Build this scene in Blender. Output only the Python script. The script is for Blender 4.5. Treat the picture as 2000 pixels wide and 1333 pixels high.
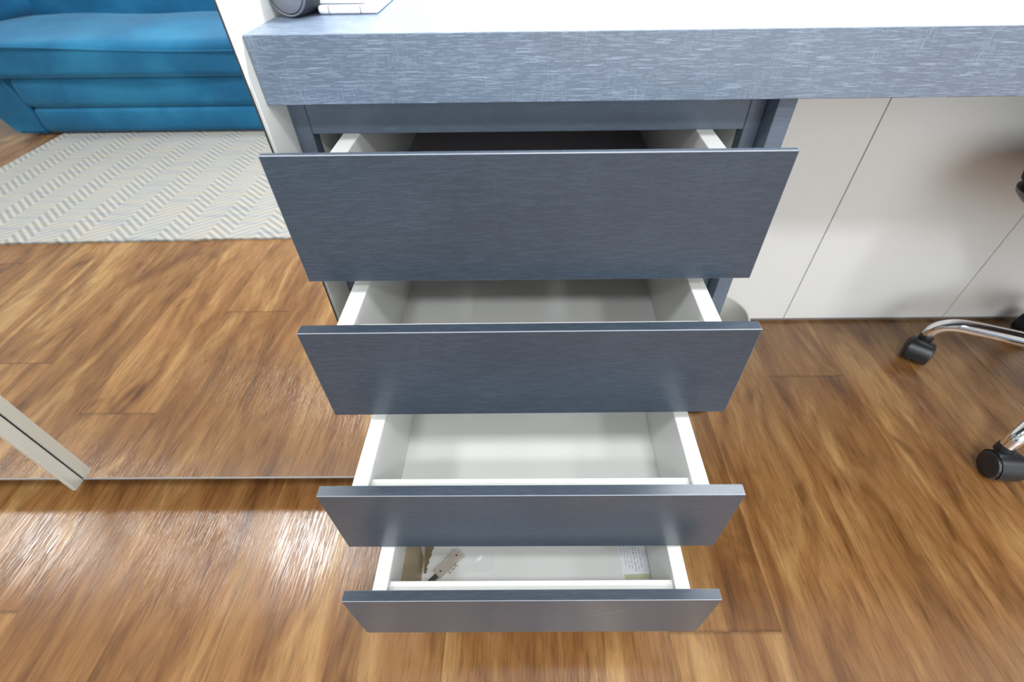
import bpy, bmesh, math, random
from mathutils import Vector, Matrix
random.seed(7)
D = bpy.data; C = bpy.context.scene.collection
sc = bpy.context.scene
for o in list(D.objects): D.objects.remove(o)

# ------------------------------------------------------------------ camera
CAMZ = 0.8742
cd = D.cameras.new('camera'); cam = D.objects.new('camera', cd); C.objects.link(cam)
cd.sensor_fit = 'HORIZONTAL'; cd.sensor_width = 36.0; cd.lens = 924.71/2000*36
cd.shift_x = -25.67/2000; cd.shift_y = -1.58/2000
cd.clip_start = 0.02; cd.clip_end = 50
pitch, yaw, roll = math.radians(44.1049), math.radians(-0.6356), math.radians(-0.904)
fw = Vector((math.sin(yaw)*math.cos(pitch), math.cos(yaw)*math.cos(pitch), -math.sin(pitch)))
rt = Vector((math.cos(yaw), -math.sin(yaw), 0)); up = rt.cross(fw)
r2 = math.cos(roll)*rt + math.sin(roll)*up; u2 = -math.sin(roll)*rt + math.cos(roll)*up
m = Matrix((r2, u2, -fw)).transposed().to_4x4(); m.translation = (0, 0, CAMZ)
cam.matrix_world = m
cd.dof.use_dof = True; cd.dof.focus_distance = 0.62; cd.dof.aperture_fstop = 5.6
sc.camera = cam
sc.view_settings.view_transform = 'Standard'; sc.view_settings.look = 'None'
sc.view_settings.gamma = 1.0; sc.view_settings.exposure = 0.06; sc.view_settings.use_curve_mapping = False

# ------------------------------------------------------------------ light
w = D.worlds.new('world'); sc.world = w; w.use_nodes = True
w.node_tree.nodes['Background'].inputs[0].default_value = (0.8, 0.88, 1.0, 1)
w.node_tree.nodes['Background'].inputs[1].default_value = 0.35
CEIL = 2.6
def lamp(name, loc, size, power, col=(0.955, 0.985, 1.0), rot=(0, 0, 0), size_y=None):
    l = D.lights.new(name, 'AREA'); l.energy = power; l.color = col
    l.shape = 'RECTANGLE' if size_y else 'SQUARE'; l.size = size
    if size_y: l.size_y = size_y
    o = D.objects.new(name, l); C.objects.link(o); o.location = loc; o.rotation_euler = rot
    return o
for i, x in enumerate((-3.6, -1.62, 0.38, 2.4)):
    lamp('ceiling_lamp', (x, -0.55, CEIL-0.02), 0.36, (20, 27, 27, 18)[i])
for i, x in enumerate((-0.45, 1.5)):
    lamp('ceiling_lamp', (x, -1.6, CEIL-0.02), 0.30, (30, 30)[i])
# cool fill light added behind the camera to lift the kneehole; no window there
lamp('back_fill_light', (1.3, -2.70, 1.40), 2.0, 46, (0.86, 0.94, 1.0), (math.radians(90), 0, 0), 1.5)
# unseen strip light added above the desk to brighten its top; no shelf
lamp('desk_fill_strip', (0.9, 0.80, 1.44), 2.2, 38, (0.93, 0.97, 1.0), (0, 0, 0), 0.03)

# ------------------------------------------------------------------ helpers
def finish(o, smooth=False, ang=40):
    if smooth:
        for p in o.data.polygons: p.use_smooth = True
        try: o.data.set_sharp_from_angle(angle=math.radians(ang))
        except Exception: pass
def obj(name, bm, mats, parent=None, smooth=False, ang=40, loc=None):
    me = D.meshes.new(name); bmesh.ops.recalc_face_normals(bm, faces=bm.faces); bm.to_mesh(me); bm.free()
    o = D.objects.new(name, me); C.objects.link(o)
    for mm in (mats if isinstance(mats, (list, tuple)) else [mats]): me.materials.append(mm)
    if parent: o.parent = parent
    if loc: o.location = loc
    finish(o, smooth, ang)
    return o
def thing(name, label, cat, loc=(0, 0, 0), rz=0, group=None):
    o = D.objects.new(name, None); C.objects.link(o); o.location = loc; o.rotation_euler = (0, 0, rz)
    o.empty_display_size = 0.05
    return tag(o, label, cat, group)
def tag(o, label, cat, group=None):
    o['label'] = label; o['category'] = cat
    if group: o['group'] = group
    return o
def struct(name, bm, mat, **k):
    o = obj(name, bm, mat, **k); o['kind'] = 'structure'; return o
def box(bm, x0, x1, y0, y1, z0, z1, bev=0.0, seg=1, mark=False, M=None):
    vs = [bm.verts.new((x, y, z)) for x in (x0, x1) for y in (y0, y1) for z in (z0, z1)]
    fs = [bm.faces.new([vs[i] for i in f]) for f in ((0,1,3,2),(4,6,7,5),(0,4,5,1),(2,3,7,6),(0,2,6,4),(1,5,7,3))]
    allv = vs
    if bev > 0:
        es = list({e for f in fs for e in f.edges})
        r = bmesh.ops.bevel(bm, geom=es, offset=bev, segments=seg, affect='EDGES', profile=0.5)
        if mark:
            for f in r['faces']: f.material_index = 1
        allv = list({v for f in r['faces'] for v in f.verts})
    if M is not None:
        for v in allv: v.co = M @ v.co
    return allv
def nbm(): return bmesh.new()
def onebox(name, mat, parent, *a, bev=0.0006, seg=1, smooth=False, mark=False):
    bm = nbm(); box(bm, *a, bev=bev, seg=seg, mark=mark); return obj(name, bm, mat, parent, smooth=smooth)
def lathe(bm, prof, n=48, M=None, cap=True):
    rings = []
    for r, z in prof:
        if r < 1e-6: rings.append([bm.verts.new((0, 0, z))])
        else: rings.append([bm.verts.new((r*math.cos(2*math.pi*i/n), r*math.sin(2*math.pi*i/n), z)) for i in range(n)])
    for a, b in zip(rings, rings[1:]):
        for i in range(n):
            j = (i+1) % n
            if len(a) == 1 and len(b) == 1: continue
            if len(a) == 1: bm.faces.new((a[0], b[i], b[j]))
            elif len(b) == 1: bm.faces.new((a[i], a[j], b[0]))
            else: bm.faces.new((a[i], a[j], b[j], b[i]))
    if M is not None:
        for rr in rings:
            for v in rr: v.co = M @ v.co
def tube(bm, pts, rad, n=16, sx=1.0):
    pts = [Vector(p) for p in pts]; rings = []
    for i, p in enumerate(pts):
        t = (pts[min(i+1, len(pts)-1)] - pts[max(i-1, 0)]).normalized()
        s = t.cross(Vector((0, 0, 1)));  s = s.normalized() if s.length > 1e-4 else Vector((1, 0, 0))
        q = s.cross(t).normalized(); r = rad[i] if isinstance(rad, (list, tuple)) else rad
        rings.append([bm.verts.new(p + s*r*sx*math.cos(2*math.pi*k/n) + q*r*math.sin(2*math.pi*k/n)) for k in range(n)])
    for a, b in zip(rings, rings[1:]):
        for k in range(n): bm.faces.new((a[k], a[(k+1) % n], b[(k+1) % n], b[k]))
    bm.faces.new(rings[0][::-1]); bm.faces.new(rings[-1])
def spline(pts, n=8):
    P = [Vector(p) for p in pts]; P = [2*P[0]-P[1]] + P + [2*P[-1]-P[-2]]; out = []
    for i in range(1, len(P)-2):
        for k in range(n):
            t = k/n; a, b, c, d = P[i-1:i+3]
            out.append(0.5*((2*b)+(c-a)*t+(2*a-5*b+4*c-d)*t*t+(3*b-a-3*c+d)*t**3))
    out.append(P[-2]); return out

# ------------------------------------------------------------------ materials
def srgb(r, g, b):
    f = lambda c: (c/255/12.92) if c/255 <= 0.04045 else ((c/255+0.055)/1.055)**2.4
    return (f(r), f(g), f(b), 1)
class NT:
    def __init__(s, name):
        s.m = D.materials.new(name); s.m.use_nodes = True; s.t = s.m.node_tree
        s.b = s.t.nodes['Principled BSDF']; s.out = s.t.nodes['Material Output']
    def n(s, typ, **k):
        x = s.t.nodes.new(typ)
        for a, v in k.items():
            if a.startswith('i_'): x.inputs[int(a[2:]) if a[2:].isdigit() else a[2:]].default_value = v
            else: setattr(x, a, v)
        return x
    def l(s, a, b): s.t.links.new(a, b)
    def math(s, op, a, b=None, c=None):
        x = s.n('ShaderNodeMath', operation=op)
        for i, v in enumerate((a, b, c)):
            if v is None: continue
            if isinstance(v, (int, float)): x.inputs[i].default_value = v
            else: s.l(v, x.inputs[i])
        return x.outputs[0]
    def map(s, src, scale, loc=(0,0,0), rot=(0,0,0)):
        x = s.n('ShaderNodeMapping'); x.inputs['Scale'].default_value = scale
        x.inputs['Location'].default_value = loc; x.inputs['Rotation'].default_value = rot
        s.l(src, x.inputs[0]); return x.outputs[0]
    def noise(s, src, scale=1, detail=3, rough=0.5, dist=0.0):
        x = s.n('ShaderNodeTexNoise'); x.inputs['Scale'].default_value = scale; x.inputs['Detail'].default_value = detail
        x.inputs['Roughness'].default_value = rough; x.inputs['Distortion'].default_value = dist
        s.l(src, x.inputs['Vector']); return x.outputs[0]
    def ramp(s, src, stops, interp='LINEAR'):
        x = s.n('ShaderNodeValToRGB'); cr = x.color_ramp; cr.interpolation = interp
        while len(cr.elements) < len(stops): cr.elements.new(0.5)
        for e, (p, c) in zip(cr.elements, stops): e.position = p; e.color = c if len(c) == 4 else (*c, 1)
        s.l(src, x.inputs[0]); return x.outputs[0]
    def mix(s, fac, a, b, blend='MIX'):
        x = s.n('ShaderNodeMix', data_type='RGBA', blend_type=blend)
        for i, v in ((0, fac), (6, a), (7, b)):
            if isinstance(v, (int, float)): x.inputs[i].default_value = v
            elif isinstance(v, tuple): x.inputs[i].default_value = v
            else: s.l(v, x.inputs[i])
        return x.outputs[2]
    def bump(s, h, dist=0.001, strength=1.0, normal=None):
        x = s.n('ShaderNodeBump'); x.inputs['Distance'].default_value = dist; x.inputs['Strength'].default_value = strength
        s.l(h, x.inputs['Height'])
        if normal is not None: s.l(normal, x.inputs['Normal'])
        return x.outputs[0]
    def set(s, **k):
        for a, v in k.items():
            a = a.replace('_', ' ')
            s.b.inputs[a].default_value = v
        return s
def plain(name, col, rough=0.5, metal=0.0, spec=0.5, bump=0.0, bscale=200, **k):
    t = NT(name); t.set(Base_Color=col, Roughness=rough, Metallic=metal)
    t.b.inputs['Specular IOR Level'].default_value = spec
    co = t.n('ShaderNodeTexCoord').outputs['Object']
    nz = t.noise(co, bscale, 3)
    # faint surface mottling so that nothing is perfectly flat
    t.l(t.mix(t.ramp(nz, [(0.3, (0,0,0)), (0.7, (1,1,1))]), tuple(c*0.985 for c in col[:3])+(1,), tuple(min(1, c*1.01) for c in col[:3])+(1,)), t.b.inputs['Base Color'])
    if bump: t.l(t.bump(nz, bump), t.b.inputs['Normal'])
    for a, v in k.items(): t.b.inputs[a.replace('_', ' ')].default_value = v
    return t.m

M_white = plain('white_melamine', srgb(219, 220, 217), 0.34, bump=0.00002, bscale=500)
M_panel = plain('white_gloss_panel', srgb(234, 235, 233), 0.28)
M_wall = plain('wall_paint', srgb(232, 232, 230), 0.7, bump=0.0003, bscale=150)
M_ceil = plain('ceiling_paint', srgb(240, 240, 238), 0.8)
M_edge = plain('edge_band', srgb(138, 142, 150), 0.4)
M_alu = plain('brushed_aluminium', srgb(205, 207, 200), 0.42, metal=0.55)
M_rail = plain('dull_aluminium', srgb(150, 148, 146), 0.5, metal=0.5)
M_darkline = plain('dark_seal', srgb(45, 45, 48), 0.5)
M_chrome = plain('chrome', (0.86, 0.86, 0.88, 1), 0.06, metal=1.0)
M_black = plain('black_plastic', srgb(26, 27, 31), 0.38)
M_rubber = plain('black_wheel_plastic', srgb(33, 34, 38), 0.32)
M_greyplas = plain('grey_plastic', srgb(70, 68, 72), 0.4)
M_fabric = plain('black_fabric', srgb(20, 20, 23), 0.85, bump=0.0006, bscale=900)
M_speaker = plain('dark_grey_plastic', srgb(104, 108, 118), 0.34)
M_speaker2 = plain('charcoal_rubber', srgb(34, 38, 48), 0.5)
M_gadget = plain('white_plastic', srgb(240, 242, 248), 0.25)
M_seam = plain('seam_grey', srgb(110, 114, 125), 0.5)
M_bronze = plain('bronze_metal', srgb(178, 162, 134), 0.42, metal=0.5)
M_steel = plain('pinkish_steel', srgb(214, 202, 192), 0.35, metal=0.5)
M_wchip = plain('raw_wood', srgb(120, 105, 80), 0.8, bump=0.0008, bscale=300)
M_ink = plain('black_ink', srgb(60, 60, 66), 0.6)
M_paper = plain('paper', srgb(226, 227, 232), 0.5)
M_tape = plain('yellowed_tape', srgb(190, 190, 160), 0.4)
M_bin = plain('bin_plastic', srgb(214, 213, 205), 0.4)
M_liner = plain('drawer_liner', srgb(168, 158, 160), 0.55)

def plastic_film():
    t = NT('clear_film'); t.set(Base_Color=(0.9, 0.92, 0.94, 1), Roughness=0.12)
    t.b.inputs['Alpha'].default_value = 0.14
    co = t.n('ShaderNodeTexCoord').outputs['Object']
    return t.m
M_film = plastic_film()

def mirror_mat():
    t = NT('mirror_silver'); t.set(Base_Color=(0.93, 0.94, 0.93, 1), Metallic=1.0, Roughness=0.0); return t.m
M_mirror = mirror_mat()

def laminate(name, base, hi, bump=0.00018, contrast=1.0, rough=0.36, spec=0.5, sc_=1.0):
    """blue-grey melamine embossed with short crossing horizontal and vertical lines, like a coarse linen"""
    t = NT(name); co = t.n('ShaderNodeTexCoord').outputs['Object']
    sep = t.n('ShaderNodeSeparateXYZ'); t.l(co, sep.inputs[0])
    yz = t.math('ADD', sep.outputs[2], sep.outputs[1])
    cb = t.n('ShaderNodeCombineXYZ'); t.l(sep.outputs[0], cb.inputs[0]); t.l(yz, cb.inputs[2])
    v = cb.outputs[0]
    def dashes(u, w_, per_u, per_w, prob, seed):
        # crisp rows of short line segments: cells of one thin row, each on or off by white noise
        row = t.math('FLOOR', t.math('MULTIPLY', w_, per_w))
        wn = t.n('ShaderNodeTexWhiteNoise', noise_dimensions='2D'); c_ = t.n('ShaderNodeCombineXYZ'); t.l(row, c_.inputs[0]); c_.inputs[1].default_value = seed; t.l(c_.outputs[0], wn.inputs['Vector'])
        colm = t.math('FLOOR', t.math('ADD', t.math('MULTIPLY', u, per_u), t.math('MULTIPLY', wn.outputs[0], 9.0)))
        w2 = t.n('ShaderNodeTexWhiteNoise', noise_dimensions='3D'); c2 = t.n('ShaderNodeCombineXYZ'); t.l(row, c2.inputs[0]); t.l(colm, c2.inputs[1]); c2.inputs[2].default_value = seed; t.l(c2.outputs[0], w2.inputs['Vector'])
        return t.math('GREATER_THAN', w2.outputs[0], 1-prob)
    X_, Z_ = sep.outputs[0], yz
    hl = t.math('MAXIMUM', dashes(X_, Z_, 75, 2200, 0.13, 1.0), t.math('MULTIPLY', dashes(X_, Z_, 170, 1900, 0.12, 5.0), 0.6))
    vl = t.math('MAXIMUM', dashes(Z_, X_, 85, 2300, 0.11, 2.0), t.math('MULTIPLY', dashes(Z_, X_, 200, 1900, 0.15, 6.0), 0.6))
    patch = t.noise(t.map(v, (30, 1, 30), (9, 0, 1)), 1, 3)
    pm = t.ramp(patch, [(0.48, (0.05,0.05,0.05)), (0.64, (0.8,0.8,0.8))])
    both = t.math('MAXIMUM', hl, t.math('MULTIPLY', vl, pm))
    fac = t.math('MULTIPLY', both, 0.6*contrast)
    big = t.ramp(t.noise(t.map(v, (7, 1, 9)), 1, 3), [(0.3, (0.9,0.9,0.9)), (0.7, (1.08,1.08,1.08))])
    col = t.mix(fac, base, hi)
    t.l(t.mix(1.0, col, big, 'MULTIPLY'), t.b.inputs['Base Color'])
    t.l(t.bump(both, bump), t.b.inputs['Normal'])
    t.set(Roughness=rough); t.b.inputs['Specular IOR Level'].default_value = spec
    return t.m
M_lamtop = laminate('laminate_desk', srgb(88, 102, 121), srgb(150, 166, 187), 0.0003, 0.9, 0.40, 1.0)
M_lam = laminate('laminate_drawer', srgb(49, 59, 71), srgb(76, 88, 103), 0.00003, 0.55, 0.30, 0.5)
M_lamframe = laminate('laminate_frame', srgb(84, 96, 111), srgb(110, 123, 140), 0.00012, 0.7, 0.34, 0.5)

def wood():
    t = NT('wood_planks')
    co = t.n('ShaderNodeTexCoord').outputs['Object']
    at = t.n('ShaderNodeAttribute', attribute_name='plank'); uv = t.n('ShaderNodeUVMap').outputs[0]
    off = t.n('ShaderNodeVectorMath', operation='MULTIPLY'); t.l(at.outputs['Vector'], off.inputs[0]); off.inputs[1].default_value = (31, 17, 23)
    ad = t.n('ShaderNodeVectorMath', operation='ADD'); t.l(co, ad.inputs[0]); t.l(off.outputs[0], ad.inputs[1]); v = ad.outputs[0]
    broad = t.noise(t.map(v, (12, 2.3, 1)), 1, 5, 0.58, 0.9)
    streak = t.noise(t.map(v, (23, 3.2, 1), (4, 2, 0)), 1, 4, 0.55, 0.8)
    fine = t.noise(t.map(v, (210, 17, 1)), 1, 5, 0.65)
    blotch = t.noise(t.map(v, (13, 4.5, 1), (8, 3, 0)), 1, 3, 0.5, 1.2)
    c1 = t.ramp(broad, [(0.26, srgb(104, 66, 38)), (0.42, srgb(134, 88, 52)), (0.54, srgb(154, 108, 68)), (0.70, srgb(184, 142, 96))])
    sh = t.ramp(streak, [(0.30, (0.62, 0.57, 0.52)), (0.45, (0.94, 0.93, 0.91)), (0.62, (1.06, 1.06, 1.05))])
    c2 = t.mix(0.85, c1, sh, 'MULTIPLY')
    bl = t.ramp(blotch, [(0.27, (0.50, 0.43, 0.40)), (0.37, (0.86, 0.83, 0.80)), (0.46, (1, 1, 1))])
    c3 = t.mix(0.9, c2, bl, 'MULTIPLY')
    fi = t.ramp(fine, [(0.36, (0.66, 0.62, 0.58)), (0.52, (1.04, 1.04, 1.04))])
    c4 = t.mix(0.75, c3, fi, 'MULTIPLY')
    sepc = t.n('ShaderNodeSeparateXYZ'); t.l(at.outputs['Vector'], sepc.inputs[0])
    pv = t.ramp(sepc.outputs[2], [(0, (0.84, 0.81, 0.78)), (0.5, (0.95, 0.94, 0.92)), (1, (1.08, 1.08, 1.06))])
    c5 = t.mix(1.0, c4, pv, 'MULTIPLY')
    # thin dark joint at the plank edges
    su = t.n('ShaderNodeSeparateXYZ'); t.l(uv, su.inputs[0])
    ex = t.math('MINIMUM', su.outputs[0], t.math('SUBTRACT', 1.0, su.outputs[0]))
    ey = t.math('MINIMUM', su.outputs[1], t.math('SUBTRACT', 1.0, su.outputs[1]))
    jx = t.ramp(ex, [(0.0, (0.58, 0.54, 0.50)), (0.006, (1, 1, 1))]); jy = t.ramp(ey, [(0.0, (0.62, 0.58, 0.54)), (0.0010, (1, 1, 1))])
    c6 = t.mix(1.0, t.mix(1.0, c5, jx, 'MULTIPLY'), jy, 'MULTIPLY')
    hs = t.n('ShaderNodeHueSaturation'); hs.inputs['Saturation'].default_value = 1.0; hs.inputs['Value'].default_value = 0.80; hs.inputs['Hue'].default_value = 0.507
    t.l(c6, hs.inputs['Color']); t.l(hs.outputs[0], t.b.inputs['Base Color'])
    em = t.noise(t.map(v, (420, 14, 1), (2, 5, 0)), 1, 3, 0.65, 0.3)
    eb = t.ramp(em, [(0.38, (0, 0, 0)), (0.55, (1, 1, 1))])
    t.l(t.bump(t.math('ADD', eb, t.math('MULTIPLY', t.noise(t.map(v, (60, 22, 1)), 1, 3), 0.7)), 0.00018), t.b.inputs['Normal'])
    t.set(Roughness=0.20); t.b.inputs['Specular IOR Level'].default_value = 0.75
    return t.m
M_wood = wood()

def suede():
    t = NT('blue_suede'); co = t.n('ShaderNodeTexCoord').outputs['Object']
    a = t.noise(t.map(co, (3, 3, 4)), 1, 3, 0.5, 0.2); b = t.noise(co, 220, 3)
    c = t.ramp(a, [(0.32, srgb(14, 82, 120)), (0.5, srgb(20, 98, 140)), (0.66, srgb(38, 120, 160))])
    t.l(t.mix(0.15, c, t.ramp(b, [(0.3, srgb(10, 70, 110)), (0.7, srgb(70, 150, 190))])), t.b.inputs['Base Color'])
    t.l(t.bump(b, 0.0006), t.b.inputs['Normal'])
    t.set(Roughness=0.75); t.b.inputs['Sheen Weight'].default_value = 0.35; t.b.inputs['Sheen Roughness'].default_value = 0.4
    t.b.inputs['Sheen Tint'].default_value = (0.5, 0.8, 1, 1); t.b.inputs['Specular IOR Level'].default_value = 0.25
    return t.m
M_suede = suede()

def rugmat():
    t = NT('rug_weave'); co = t.n('ShaderNodeTexCoord').outputs['Object']
    s = t.n('ShaderNodeSeparateXYZ'); t.l(co, s.inputs[0]); x, y = s.outputs[0], s.outputs[1]
    per = 0.172
    fx = t.math('FRACT', t.math('DIVIDE', x, per))
    tri = t.math('MINIMUM', t.math('DIVIDE', fx, 0.54), t.math('DIVIDE', t.math('SUBTRACT', 1.0, fx), 0.46))
    zz = t.math('ADD', y, t.math('MULTIPLY', tri, 0.071))
    f = t.math('FRACT', t.math('DIVIDE', zz, 0.031))
    ridge = t.math('ABSOLUTE', t.math('SUBTRACT', f, 0.5))           # 0 .. 0.5
    dn = t.math('GREATER_THAN', fx, 0.54)                             # one leg of each chevron is ribbed more boldly
    k = t.math('ADD', 0.30, t.math('MULTIPLY', dn, 0.32))
    h = t.math('MULTIPLY', ridge, k)
    band = t.noise(t.map(co, (5, 40, 1)), 1, 3)
    tone = t.ramp(band, [(0.3, srgb(146, 147, 149)), (0.5, srgb(158, 157, 153)), (0.68, srgb(163, 156, 144))])
    shade = t.math('ADD', 1.0, t.math('MULTIPLY', t.math('MULTIPLY', t.math('SUBTRACT', ridge, 0.28), k), 1.9))
    cc = t.n('ShaderNodeCombineXYZ')
    for q in range(3): t.l(shade, cc.inputs[q])
    t.l(t.mix(1.0, tone, cc.outputs[0], 'MULTIPLY'), t.b.inputs['Base Color'])
    t.l(t.bump(h, 0.010, 0.8), t.b.inputs['Normal']); t.set(Roughness=0.8)
    return t.m
M_rug = rugmat()

# ------------------------------------------------------------------ room shell
XR, XL_, YF, YB = 3.1, -4.4, -2.75, 0.987
def slab(*a): bm = nbm(); box(bm, *a); return bm
struct('wall_back', slab(XL_, XR, YB, YB+0.1, 0, CEIL), M_wall)
struct('wall_front', slab(XL_, XR, YF-0.1, YF, 0, CEIL), M_wall)
struct('wall_left', slab(XL_-0.1, XL_, YF, YB, 0, CEIL), M_wall)
struct('wall_right', slab(XR, XR+0.1, YF, YB, 0, CEIL), M_wall)
struct('ceiling', slab(XL_, XR, YF, YB, CEIL, CEIL+0.1), M_ceil)

def make_floor():
    bm = nbm(); uvl = bm.loops.layers.uv.new('UVMap'); cl = bm.loops.layers.float_color.new('plank')
    W, L = 0.181, 1.22
    fixed = {}                      # known joints: row -> y of one plank end
    x0 = 0.4040
    rows = range(int((XL_-x0)/W)-1, int((XR-x0)/W)+2)
    for r in rows:
        xa, xb = x0+r*W, x0+(r+1)*W
        rnd = random.Random(r*13+5)
        off = {-1: 0.221, 1: 0.768, -8: 0.253, -7: -0.107, -10: 0.090, 0: 1.05, 2: 1.12, 3: 1.02, 4: 0.99, -2: 0.92, -3: 0.60, -4: 0.70, -5: 0.58, -6: 0.66, -9: 0.62}.get(r, rnd.uniform(0, L))
        y = off - math.ceil((off-YF)/L+1)*L
        while y < YB:
            ya, yb = max(y, YF), min(y+L, YB); y += L
            if yb <= ya: continue
            xs, xe = max(xa, XL_), min(xb, XR)
            if xe <= xs: continue
            vs = [bm.verts.new(p) for p in ((xs, ya, 0), (xe, ya, 0), (xe, yb, 0), (xs, yb, 0))]
            f = bm.faces.new(vs); c = (rnd.random(), rnd.random(), rnd.random(), 1)
            y0 = y-L
            for lp in f.loops:
                lp[cl] = c; lp[uvl].uv = ((lp.vert.co.x-xa)/W, (lp.vert.co.y-y0)/L)
    # body under the planks
    box(bm, XL_, XR, YF, YB, -0.1, -0.0015)
    return struct('floor', bm, M_wood)
make_floor()

# ------------------------------------------------------------------ mirrored wardrobe, left
XC = -0.2479      # face shared by the wardrobe side and the desk end
YM = 0.4605       # mirror plane
ZM = 0.0700
wd = thing('mirrored_wardrobe', 'tall white wardrobe with floor-length mirrored doors left of the desk', 'wardrobe', (-1.0, 0.72, 0))
wl = lambda *a: (a[0]+1.0, a[1]+1.0, a[2]-0.72, a[3]-0.72, a[4], a[5])
onebox('side_panel', [M_white, M_edge], wd, *wl(XC-0.018, XC, YM+0.0053, YB-0.001, ZM-0.01, 2.30))
bm = nbm(); box(bm, *wl(-2.45, XC-0.0185, YM+0.024, YB-0.001, ZM, 2.30)); obj('carcass', bm, M_white, wd)
bm = nbm(); box(bm, *wl(-2.44, XC-0.02, 0.90, YB-0.001, 0, ZM)); obj('plinth', bm, M_white, wd)
for xa, xb in ((-0.8445, XC-0.0006), (-1.50, -0.8465), (-2.45, -1.502)):
    bm = nbm(); box(bm, *wl(xa, xb, YM+0.0010, YM+0.0050, ZM+0.0012, 2.28)); dr = obj('mirror_door', bm, M_white, wd)
    bm = nbm(); box(bm, *wl(xa+0.0012, xb-0.0012, YM, YM+0.0012, ZM+0.004, 2.279)); obj('mirror_pane', bm, [M_mirror], dr)
    bm = nbm(); box(bm, *wl(xb-0.0011, xb, YM-0.0003, YM+0.0013, ZM+0.004, 2.279)); obj('mirror_seal', bm, M_darkline, dr)
    bm = nbm(); box(bm, *wl(xa, xb, YM-0.0012, YM+0.0052, ZM, ZM+0.0038), bev=0.0005); obj('bottom_rail', bm, M_rail, dr)
bm = nbm(); box(bm, *wl(-0.8535, -0.8455, 0.4385, YM-0.0012, 0.068, 2.2), bev=0.0007)
obj('handle', bm, M_alu, wd)

# ------------------------------------------------------------------ desk
ZT, ZB, YD = 0.7811, 0.7236, 0.4800
dk = thing('desk', 'long blue-grey textured desk with a thick front edge above the drawers', 'desk', (0.9, 0.72, 0))
dl = lambda *a: (a[0]-0.9, a[1]-0.9, a[2]-0.72, a[3]-0.72, a[4], a[5])
bm = nbm(); box(bm, *dl(XC+0.0003, 2.35, YD, YB-0.001, ZB, ZT), bev=0.0006); obj('tabletop', bm, [M_lamtop, M_edge], dk)
bm = nbm(); box(bm, *dl(2.31, 2.35, YD+0.02, YB-0.002, 0, ZB-0.0004), bev=0.0007); obj('side_panel', bm, M_lamframe, dk)

# ------------------------------------------------------------------ drawer cabinet under the desk
YC = 0.518
cb = thing('drawer_cabinet', 'blue-grey cabinet of four pulled-out drawers under the desk', 'drawer cabinet', (0, 0.70, 0))
cl = lambda *a: (a[0], a[1], a[2]-0.70, a[3]-0.70, a[4], a[5])
CT = ZB-0.0006
def cpart(name, mat, *a, bev=0.0006, mark=False, parent=None):
    bm = nbm(); box(bm, *cl(*a), bev=bev, mark=mark); return obj(name, bm, mat, parent or cb)
cpart('stile', M_lamframe, XC+0.0006, -0.2300, YC, YC+0.018, 0.092, CT)
cpart('stile', M_lamframe, 0.2300, 0.2462, YC, YC+0.018, 0.092, CT)
cpart('top_rail', M_lamframe, -0.2298, 0.2298, YC+0.0006, YC+0.018, 0.682, CT)
cpart('carcass_side', M_white, XC+0.0006, -0.2302, YC+0.0182, 0.962, 0.092, CT)
cpart('carcass_side', M_white, 0.2302, 0.2464, YC+0.0182, 0.962, 0.092, CT)
cpart('carcass_bottom', M_white, -0.230, 0.230, YC+0.001, 0.95, 0.092, 0.106)
cpart('carcass_back', M_white, -0.2298, 0.2298, 0.950, 0.962, 0.107, CT)
cpart('outer_panel', [M_lamframe, M_edge], 0.2466, 0.2646, 0.4945, 0.966, 0.0, CT, bev=0.0006)
cpart('plinth', M_lamframe, -0.230, 0.2464, 0.60, 0.95, 0.0, 0.0915)

FR = [(0.4030, 0.7070, 0.5720, -0.0015, 0.682),
      (0.3449, 0.5519, 0.4180, 0.0027, 0.5485),
      (0.2504, 0.3971, 0.2650, -0.0012, 0.3945),
      (0.1932, 0.2438, 0.1123, 0.0013, 0.2415)]
TF = 0.0131
for i, (y, zt, zb, ya, zbox) in enumerate(FR):
    e = Matrix.Translation((0, y-0.70, 0)) @ Matrix.Rotation(ya, 4, 'Z')
    TF = 0.0065 if i == 0 else 0.0131
    L = min(0.44, 0.948-y-TF)
    bm = nbm(); zl = zb+0.006
    for s in (-1, 1):
        xa, xb = sorted((s*0.198, s*0.180))
        box(bm, xa, xb, TF, TF+L, zl, zbox, bev=0.0006, M=e)
    box(bm, -0.1799, 0.1799, TF, TF+0.0145, zl, zbox-0.009, bev=0.0006, M=e)
    box(bm, -0.1799, 0.1799, TF+L-0.0145, TF+L, zl, zbox-0.009, bev=0.0006, M=e)
    dr = obj('drawer', bm, M_white, cb)
    bm = nbm(); box(bm, -0.1798, 0.1798, TF+0.0148, TF+L-0.0148, zl, zl+0.006, M=e)
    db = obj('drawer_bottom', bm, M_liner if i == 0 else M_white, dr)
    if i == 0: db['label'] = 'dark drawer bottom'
    bm = nbm(); box(bm, -0.2326, 0.2326, 0, TF-0.0002, zb, zt, bev=0.0006, mark=True, M=e)
    df = obj('drawer_front', bm, [M_lam, M_edge], dr)
    if i == 3:   # scuffs on the lowest front
        bm = nbm(); rnd = random.Random(3)
        for (px, pz, dx, dz) in ((0.085, 0.190, 0.020, 0.007), (0.098, 0.196, 0.014, 0.002), (0.078, 0.183, 0.010, 0.004), (0.108, 0.203, 0.012, 0.004), (0.120, 0.176, 0.004, 0.001), (0.060, 0.181, 0.006, 0.002)):
            v = [e @ Vector(q) for q in ((px, -0.00015, pz), (px+dx, -0.00015, pz+dz), (px+dx, -0.00015, pz+dz+0.0008), (px, -0.00015, pz+0.0005))]
            bm.faces.new([bm.verts.new(q) for q in v])
        sf = obj('scuff_mark', bm, M_edge, df); sf['label'] = 'pale scuff'

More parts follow.
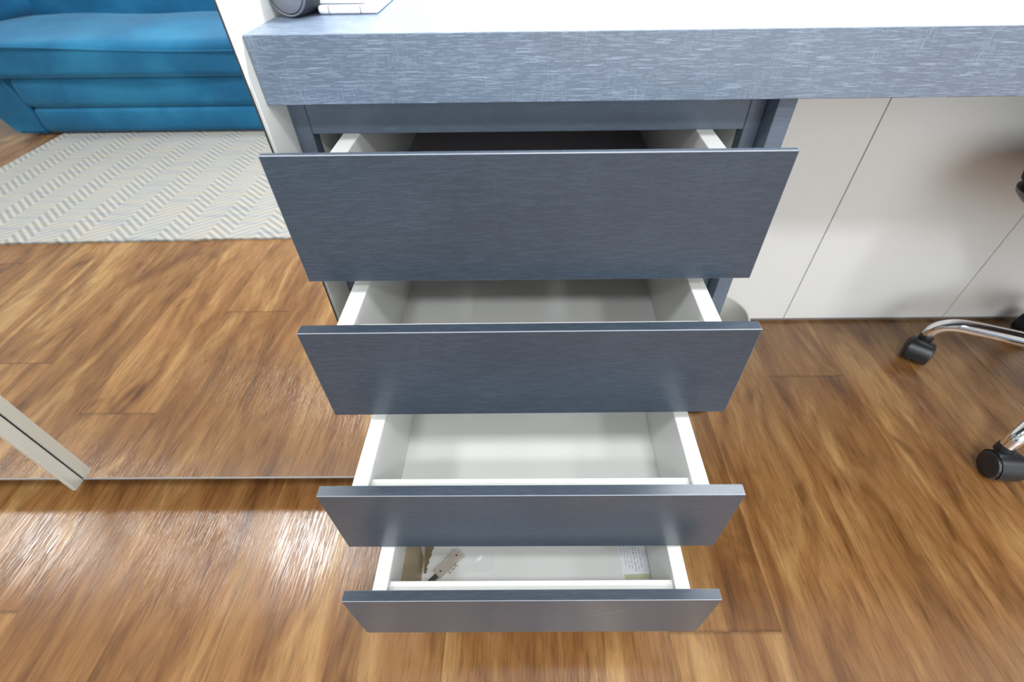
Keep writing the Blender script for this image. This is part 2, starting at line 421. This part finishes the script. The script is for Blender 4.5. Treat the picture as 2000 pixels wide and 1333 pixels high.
# ------------------------------------------------------------------ white panels behind the kneehole
pl = [(0.2660, 0.6937, 'white panel on the wall under the desk, closest to the drawers'),
      (0.6957, 1.1245, 'white wall panel under the desk in the middle, left of the chair seat'),
      (1.1265, 1.5555, 'white wall panel under the desk right behind the office chair'),
      (1.5575, 2.3080, 'widest white wall panel at the far right end under the desk')]
for xa, xb, lb in pl:
    bm = nbm(); box(bm, xa, xb, 0.9690, YB-0.001, 0.010, ZB-0.0008, bev=0.0009)
    tag(obj('wall_panel', bm, M_panel), lb, 'panel', 'white panels under the desk')
bm = nbm(); box(bm, 0.2655, 2.309, 0.9745, YB-0.001, 0.0, 0.0098); struct('baseboard_back', bm, M_rail)

# ------------------------------------------------------------------ bin
t = thing('waste_bin', 'round off-white waste bin standing beside the drawer cabinet', 'bin', (0.371, 0.717, 0))
bm = nbm(); lathe(bm, [(0, 0.010), (0.057, 0.010), (0.0575, 0.013), (0.0662, 0.243), (0.0682, 0.2440), (0.0688, 0.2475), (0.0672, 0.2500), (0.0645, 0.2490), (0.0640, 0.243), (0.0555, 0.016), (0, 0.016)], 64)
obj('body', bm, M_bin, t, smooth=True)
bm = nbm(); lathe(bm, [(0, 0), (0.0585, 0), (0.0600, 0.002), (0.0600, 0.009), (0.0570, 0.0098), (0, 0.0098)], 64)
obj('base', bm, M_black, t, smooth=True)['label'] = 'black base ring'

# ------------------------------------------------------------------ office chair
HX, HY = 1.177, 0.659
ch = thing('office_chair', 'black office chair with chrome five-star base pushed under the desk', 'chair', (HX, HY, 0))
def caster(ang_pos, R, rot):
    cx, cy = R*math.cos(ang_pos), R*math.sin(ang_pos)
    cx += math.sin(rot)*0.022; cy -= math.cos(rot)*0.022
    M = Matrix.Translation((cx, cy, 0.028)) @ Matrix.Rotation(rot, 4, 'Z')
    bm = nbm()
    # hood: half cylinder shell over the wheels, with the stem socket
    n = 20
    prof = [0.0302]
    for xa, xb in ((-0.0245, 0.0245),):
        va, vb = [], []
        for k in range(n+1):
            a = math.radians(-12+k*(215/n)); r = 0.0302
            for lst, xx in ((va, xa), (vb, xb)):
                lst.append(bm.verts.new(M @ Vector((xx*(0.92 if 2 < k < n-2 else 0.85), r*math.cos(a), r*math.sin(a)))))
        ia = [bm.verts.new(M @ Vector((-0.004, 0, 0.0)))]; ib = [bm.verts.new(M @ Vector((0.004, 0, 0.0)))]
        for k in range(n): bm.faces.new((va[k], va[k+1], vb[k+1], vb[k]))
        for k in range(n): bm.faces.new((va[k+1], va[k], ia[0])); bm.faces.new((vb[k], vb[k+1], ib[0]))
    lathe(bm, [(0, 0.020), (0.015, 0.020), (0.015, 0.036), (0.011, 0.045), (0, 0.045)], 20, M @ Matrix.Translation((0, 0.022, 0)))
    hd = obj('caster', bm, M_black, ch, smooth=True)
    for s in (-1, 1):
        bm = nbm(); Mw = M @ Matrix.Rotation(math.pi/2*s, 4, 'Y')
        lathe(bm, [(0.0, 0.003), (0.0265, 0.003), (0.0278, 0.006), (0.0278, 0.0225), (0.0262, 0.0262), (0.0205, 0.0282), (0.010, 0.0293), (0, 0.0296)], 36, Mw)
        obj('wheel', bm, M_rubber, hd, smooth=True)
    return cx, cy
RC = 0.2706; base0 = math.radians(137.6)
rots = [math.radians(-40), math.radians(-6), 0.6, 1.2, 2.0]
for k in range(5):
    a = base0 + k*math.radians(72)
    caster(a, RC, rots[k])
    P = lambda r, z: (r*math.cos(a), r*math.sin(a), z)
    bm = nbm()
    pts = spline([P(RC+0.001, 0.066), P(RC-0.006, 0.092), P(RC-0.030, 0.114), P(RC-0.07, 0.126), P(0.12, 0.142), P(0.045, 0.152)], 7)
    tube(bm, pts, [0.0135+0.003*min(1, i/20) for i in range(len(pts))], 18)
    obj('leg', bm, M_chrome, ch, smooth=True)
bm = nbm(); lathe(bm, [(0, 0.115), (0.040, 0.115), (0.046, 0.125), (0.046, 0.175), (0.036, 0.185), (0, 0.185)], 40); obj('hub', bm, M_chrome, ch, smooth=True)
bm = nbm(); lathe(bm, [(0, 0.185), (0.025, 0.185), (0.025, 0.30), (0.014, 0.302), (0.014, 0.39), (0, 0.39)], 32); obj('gas_lift', bm, M_black, ch, smooth=True)
SR = math.radians(14)
def superpad(bm, hx, hy, prof, n=72, ex=3.4, cy=0.03):
    rings = []
    R = Matrix.Rotation(SR, 4, 'Z')
    for s, z, in prof:
        ring = []
        for i in range(n):
            a = 2*math.pi*i/n; c, d = math.cos(a), math.sin(a)
            x = math.copysign(abs(c)**(2/ex), c)*(hx+s); y = math.copysign(abs(d)**(2/ex), d)*(hy+s)+cy
            dz = -0.025*max(0, (y-cy)/hy)**3
            ring.append(bm.verts.new(R @ Vector((x, y, z+dz))))
        rings.append(ring)
    for a, b in zip(rings, rings[1:]):
        for i in range(n): bm.faces.new((a[i], a[(i+1) % n], b[(i+1) % n], b[i]))
    bm.faces.new(rings[0][::-1]); bm.faces.new(rings[-1])
SZ = 0.472
bm = nbm(); superpad(bm, 0.262, 0.245, [(-0.030, SZ-0.004), (-0.008, SZ), (0.004, SZ+0.012), (0.006, SZ+0.026), (0.0, SZ+0.042), (-0.016, SZ+0.054), (-0.05, SZ+0.060), (-0.12, SZ+0.060)])
obj('seat', bm, M_fabric, ch, smooth=True, ang=70)
bm = nbm(); superpad(bm, 0.262, 0.245, [(-0.10, SZ-0.046), (-0.05, SZ-0.042), (-0.012, SZ-0.026), (0.000, SZ-0.012), (0.002, SZ-0.004), (-0.006, SZ-0.0025), (-0.03, SZ-0.005)])
obj('seat_shell', bm, M_greyplas, ch, smooth=True, ang=70)
bm = nbm(); R = Matrix.Rotation(SR, 4, 'Z'); box(bm, -0.09, 0.09, -0.12, 0.10, SZ-0.075, SZ-0.0465, bev=0.008, seg=3, M=R); obj('tilt_mechanism', bm, M_black, ch)
bm = nbm(); pts = spline([R @ Vector(p) for p in ((0, -0.10, SZ-0.06), (0, -0.22, SZ-0.06), (0, -0.275, SZ-0.01), (0, -0.285, SZ+0.12), (0, -0.28, SZ+0.25))], 6)
tube(bm, pts, 0.016, 14, 2.0); obj('back_support', bm, M_black, ch, smooth=True)
bm = nbm(); box(bm, -0.21, 0.21, -0.268, -0.225, SZ+0.12, SZ+0.50, bev=0.02, seg=4, M=R); obj('backrest', bm, M_fabric, ch, smooth=True)

# ------------------------------------------------------------------ rug and sofa (seen in the mirror)
bm = nbm()
nx = 200; X0, X1, Y0, Y1 = -2.285, -0.35, -1.60, -0.463
for z in (0.0, 0.008):
    pass
top = []
for i in range(nx+1):
    x = X0+(X1-X0)*i/nx; jit = random.uniform(-0.0025, 0.0025); sl = 0.035*((x-X0)/(X1-X0))
    top.append([bm.verts.new((x, Y1-sl+jit, 0.0004)), bm.verts.new((x, Y1-sl+jit*0.6-0.001, 0.007)), bm.verts.new((x, Y1-sl-0.006, 0.0085)), bm.verts.new((x, Y0, 0.0085)), bm.verts.new((x, Y0, 0.0004))])
for a, b in zip(top, top[1:]):
    for k in range(4): bm.faces.new((a[k], b[k], b[k+1], a[k+1]))
bm.faces.new(top[0]); bm.faces.new(top[-1][::-1])
tag(obj('area_rug', bm, M_rug), 'cream zigzag-ribbed rug in front of the blue sofa', 'rug')

sf = thing('sofa', 'blue suede sofa behind the cream rug', 'sofa', (-1.85, -1.95, 0))
sl_ = lambda *a: (a[0]+1.85, a[1]+1.85, a[2]+1.95, a[3]+1.95, a[4], a[5])
def soft(name, *a, bev=0.03, seg=5, bulge=0.0, parent=sf):
    bm = nbm(); x0, x1, y0, y1, z0, z1 = sl_(*a)
    box(bm, x0, x1, y0, y1, z0, z1, bev=bev, seg=seg)
    if bulge:
        bmesh.ops.subdivide_edges(bm, edges=[e for e in bm.edges if e.calc_length() > 0.3], cuts=24, use_grid_fill=True)
        for v in bm.verts:
            fx = 1-((v.co.x-(x0+x1)/2)/((x1-x0)/2))**4; fy = 1-((v.co.y-(y0+y1)/2)/((y1-y0)/2))**2
            fz = 1-((v.co.z-(z0+z1)/2)/((z1-z0)/2))**2
            v.co.z += (bulge*fx*max(fy, 0.15) + 0.004*math.sin(v.co.x*9+v.co.y*4)) * (1 if v.co.z > (z0+z1)/2 else 0)
            v.co.y += 0.010*math.sin(v.co.x*5+1)*(1 if v.co.y > (y0+y1)/2 else 0)*max(0, fz)
    return obj(name, bm, M_suede, parent, smooth=True, ang=60)
SX0, SX1 = -2.92, -0.75; SYF = -1.447
soft('base', -2.355, SX1-0.02, -2.30, SYF-0.003, 0.012, 0.132, bev=0.028, bulge=0.0)
soft('base_band', -2.372, SX1-0.02, -2.30, SYF, 0.128, 0.262, bev=0.03, bulge=0.0)
soft('seat_cushion', -2.86, SX1-0.04, -2.10, SYF+0.022, 0.256, 0.398, bev=0.035, seg=6, bulge=0.020)
soft('backrest', -2.66, SX1-0.04, -2.40, -2.045, 0.30, 0.86, bev=0.07, seg=6, bulge=0.0)
# flared arm front at the left of the base
bm = nbm(); prof = [(-2.376, 0.262), (-2.357, 0.13), (-2.345, 0.012), (-2.500, 0.012), (-2.560, 0.14), (-2.60, 0.262)]
fa = [bm.verts.new((x+1.85, SYF-0.004+1.95, z)) for x, z in prof]; fb = [bm.verts.new((x+1.85, -0.35, z)) for x, z in prof]
bm.faces.new(fa); bm.faces.new(fb[::-1])
for k in range(len(prof)): bm.faces.new((fa[k], fa[(k+1) % 6], fb[(k+1) % 6], fb[k]))
bmesh.ops.bevel(bm, geom=[e for e in bm.edges], offset=0.012, segments=4, affect='EDGES')
obj('arm_front', bm, M_suede, sf, smooth=True, ang=60)
soft('armrest', -3.00, -2.56, -2.40, -1.60, 0.385, 0.66, bev=0.07, seg=6)
# piping along the front edge of the seat
bm = nbm(); tube(bm, [(x/20*2.02-1.0+1.85-0.0 - 1.79, SYF+0.021+1.95+0.0025+0.010*math.sin((x/20*2.02-1.0-1.79+1.85)*5+1)*0.5, 0.374+0.012*math.cos((x-4)/20*6.28)) for x in range(0, 21)], 0.0035, 8)
obj('piping', bm, M_suede, sf, smooth=True)

# ------------------------------------------------------------------ things on the desk
sp = thing('cylinder_speaker', 'dark grey cylindrical speaker lying on the left end of the desk', 'speaker', (-0.2285, 0.5480, ZT), math.radians(-17))
Mx = Matrix.Translation((0, 0, 0.0235)) @ Matrix.Rotation(math.radians(-90), 4, 'X')
bm = nbm(); lathe(bm, [(0, 0.004), (0.0205, 0.004), (0.0225, 0.002), (0.0233, 0.006), (0.0233, 0.088), (0.021, 0.092), (0, 0.092)], 64, Mx)
obj('body', bm, M_speaker2, sp, smooth=True)
bm = nbm(); lathe(bm, [(0, -0.0020), (0.012, -0.0015), (0.0195, 0.0002), (0.0203, 0.0018), (0.0203, 0.0038), (0, 0.0038)], 64, Mx)
obj('end_cap', bm, M_speaker, sp, smooth=True)['label'] = 'lighter grey round end cap'
bm = nbm(); box(bm, -0.0165, 0.0150, -0.0024, -0.0006, 0.0170, 0.0176, bev=0.0002); obj('highlight_line', bm, M_edge, sp)['label'] = 'painted highlight line across the end cap'  # highlight on the cap, drawn as a thin pale bar
bm = nbm()
n = 64
lathe(bm, [(0.0207, 0.0005), (0.0216, 0.0000), (0.0224, 0.0008), (0.0224, 0.0024), (0.0207, 0.0030)], 64, Mx); obj('trim_ring', bm, M_speaker, sp, smooth=True)

gd = thing('white_gadget', 'small white plastic gadget with a hinged lid on the desk beside the speaker', 'gadget', (-0.178, 0.5645, ZT))
bm = nbm(); box(bm, -0.029, 0.031, 0, 0.11, 0, 0.0078, bev=0.003, seg=4); obj('base', bm, M_gadget, gd, smooth=True)
bm = nbm(); box(bm, -0.034, 0.0215, 0.001, 0.105, 0.0083, 0.021, bev=0.004, seg=4); obj('lid', bm, M_gadget, gd, smooth=True)
bm = nbm()
bm.free()
for x in (-0.018, 0.0135):
    bm = nbm(); box(bm, x, x+0.0007, -0.0003, 0.0010, 0.0005, 0.0070); obj('hinge_seam', bm, M_seam, gd)

# ------------------------------------------------------------------ things in the lowest drawer
ZD = 0.1123+0.006+0.006+0.0004
# metal plate leaning on the left side of the drawer
pts = [(-0.1650, 0.2260, ZD), (-0.1650, 0.2900, ZD), (-0.1700, 0.3080, ZD+0.018), (-0.1790, 0.3120, ZD+0.0585), (-0.1790, 0.2260, ZD+0.0585)]
t = thing('metal_plate', 'bronze metal plate leaning on the left side inside the lowest drawer', 'metal plate', (-0.165, 0.26, ZD))
nrm = Vector((0.0585, 0, 0.014)).normalized()
bm = nbm(); o_ = Vector((-0.165, 0.26, ZD))
va = [bm.verts.new(Vector(p)-o_) for p in pts]; vb = [bm.verts.new(Vector(p)-o_-nrm*0.0012) for p in pts]
va = va; bm.faces.new(va); bm.faces.new(vb[::-1])
for k in range(5): bm.faces.new((va[k], vb[k], vb[(k+1) % 5], va[(k+1) % 5]))
obj('plate', bm, M_bronze, t)
for yy, zz in ((0.248, 0.012), (0.240, 0.018)):
    bm = nbm()
    c = Vector((-0.165-0.014*zz/0.0585, yy, ZD+zz))-o_+nrm*0.0002
    Mr = Matrix.Translation(c) @ nrm.to_track_quat('Z', 'Y').to_matrix().to_4x4()
    lathe(bm, [(0, 0.0010), (0.0012, 0.0008), (0.0017, 0)], 14, Mr); obj('rivet', bm, M_chrome, t, smooth=True)
bm = nbm(); tube(bm, [Vector(pts[3])-o_+nrm*0.0006, Vector(pts[2])-o_+nrm*0.0006, Vector(pts[1])-o_+nrm*0.0006, Vector(pts[0])-o_+nrm*0.0006], 0.0008, 8); obj('rim', bm, M_steel, t)

# splintered wood chip
bm = nbm(); L1 = [(-0.1612, 0.268), (-0.1632, 0.290), (-0.1640, 0.316)]; rr = random.Random(5)
R1 = [(-0.1585, 0.268), (-0.1570, 0.2745), (-0.1585, 0.278), (-0.1556, 0.284), (-0.1568, 0.288), (-0.1535, 0.295), (-0.1545, 0.300), (-0.1515, 0.306), (-0.1510, 0.316)]
lo = L1+R1[::-1]; c0 = Vector((-0.158, 0.292, ZD))
va = [bm.verts.new((x-c0.x, y-c0.y, 0.0)) for x, y in lo]; vb = [bm.verts.new((x-c0.x, y-c0.y, 0.0035+rr.uniform(-0.0006, 0.0006))) for x, y in lo]
bm.faces.new(va[::-1]); bm.faces.new(vb)
for k in range(len(lo)): bm.faces.new((va[k], va[(k+1) % len(lo)], vb[(k+1) % len(lo)], vb[k]))
tag(obj('wood_splinter', bm, M_wchip, loc=c0), 'ragged brown wood splinter between metal plate and silver bracket in the lowest drawer', 'splinter')

# folded steel hinge bracket
ang = math.atan2(0.293-0.263, -0.102+0.132)
t = thing('hinge_bracket', 'silver metal hinge bracket lying diagonally in the lowest drawer', 'bracket', (-0.1255, 0.2800, ZD), ang)
bm = nbm()
box(bm, -0.022, 0.022, -0.0070, 0.0050, 0.0068, 0.0080, bev=0.0003)
box(bm, -0.022, 0.022, -0.0070, -0.0060, 0.0, 0.0068, bev=0.0003)
box(bm, -0.022, 0.022, 0.0050, 0.0085, 0.0030, 0.0080, bev=0.0008)
box(bm, 0.0205, 0.0220, -0.0060, 0.0080, 0.0, 0.0068)
obj('channel', bm, M_steel, t)
bm = nbm()
bm.free()
for x, y in ((-0.015, -0.001), (0.0165, 0.000)):
    bm = nbm(); lathe(bm, [(0, 0.0001), (0.0013, 0.0001), (0.0013, -0.0001)], 14, Matrix.Translation((x, y, 0.0081))); obj('screw_hole', bm, M_darkline, t)
bm = nbm(); box(bm, -0.041, -0.0222, -0.0045, 0.0035, 0.0005, 0.0045, bev=0.001, seg=2); obj('hinge_arm', bm, M_greyplas, t)['label'] = 'dark hinge arm'
# little screws and crumbs beside the bracket
for k, (x, y, a, ln) in enumerate(((-0.1165, 0.2745, 0.7, 0.006), (-0.1125, 0.2790, 0.2, 0.005), (-0.1215, 0.2700, 1.0, 0.005))):
    bm = nbm(); Mr = Matrix.Rotation(math.pi/2, 4, 'Y')
    lathe(bm, [(0, -ln/2), (0.0017, -ln/2), (0.0015, -ln/2+0.001), (0.0007, -ln/2+0.0014), (0.0007, ln/2-0.001), (0, ln/2)], 12, Matrix.Translation((0, 0, 0.0017)) @ Mr)
    o = obj('screw', bm, M_bronze, loc=(x, y, ZD)); o.rotation_euler = (0, 0, a)
    tag(o, ['tiny screw beside the silver bracket, the middle one of three', 'tiny screw beside the silver bracket, farthest from the drawer front', 'tiny screw beside the silver bracket, nearest the drawer front'][k], 'screw', 'tiny screws in the lowest drawer')
# crumpled clear plastic bag
bm = nbm(); N = 6; rr = random.Random(14); g = []
for i in range(N+1):
    row = []
    for j in range(N+1):
        x = -0.025+0.050*i/N+rr.uniform(-0.003, 0.003); y = -0.025+0.050*j/N+rr.uniform(-0.003, 0.003)
        row.append(bm.verts.new((x*0.9+y*0.2, y, rr.choice((0.0008, 0.0015, 0.003, 0.0055)))))
    g.append(row)
for i in range(N):
    for j in range(N):
        if rr.random() < 0.5: bm.faces.new((g[i][j], g[i+1][j], g[i+1][j+1])); bm.faces.new((g[i][j], g[i+1][j+1], g[i][j+1]))
        else: bm.faces.new((g[i][j], g[i+1][j], g[i][j+1])); bm.faces.new((g[i+1][j], g[i+1][j+1], g[i][j+1]))
tag(obj('plastic_bag', bm, M_film, loc=(-0.076, 0.295, ZD)), 'small crumpled clear plastic bag beside the silver bracket in the lowest drawer', 'plastic bag')
# leaflet with tiny printed lines
t = thing('instruction_leaflet', 'small printed paper leaflet lying at the right side inside the lowest drawer', 'leaflet', (0.1580, 0.300, ZD), math.radians(1.5))
bm = nbm(); box(bm, -0.0215, 0.0205, -0.034, 0.045, 0, 0.0004); obj('paper', bm, M_paper, t)
bm = nbm(); rr = random.Random(21)
for li in range(7):
    x = -0.0185+li*0.0046; bold = 1.35 if li == 4 else 0.9; y = -0.030+abs(4-li)*0.0028 + (0 if li != 0 else 0.012)
    while y < 0.042:
        wl_ = rr.uniform(0.003, 0.009); ye = y+wl_
        while y < ye:
            h = rr.choice((0.0011, 0.0014, 0.0019))*bold; st = rr.choice((0.00028, 0.0004))*bold
            bm.faces.new([bm.verts.new(q) for q in ((x, y, 0.00055), (x+h, y, 0.00055), (x+h, y+st, 0.00055), (x, y+st, 0.00055))])
            if rr.random() < 0.6:
                hx_ = x+rr.choice((0, h*0.5, h-0.0003))
                bm.faces.new([bm.verts.new(q) for q in ((hx_, y, 0.00055), (hx_+0.0003, y, 0.00055), (hx_+0.0003, y+0.0009, 0.00055), (hx_, y+0.0009, 0.00055))])
            y += 0.0011
        y += 0.0013
obj('printing', bm, M_ink, t)['label'] = 'rows of tiny black print'
bm = nbm(); box(bm, -0.018, 0.0205, -0.041, -0.0345, 0, 0.0006); obj('tape', bm, M_tape, t)['label'] = 'yellowed strip'
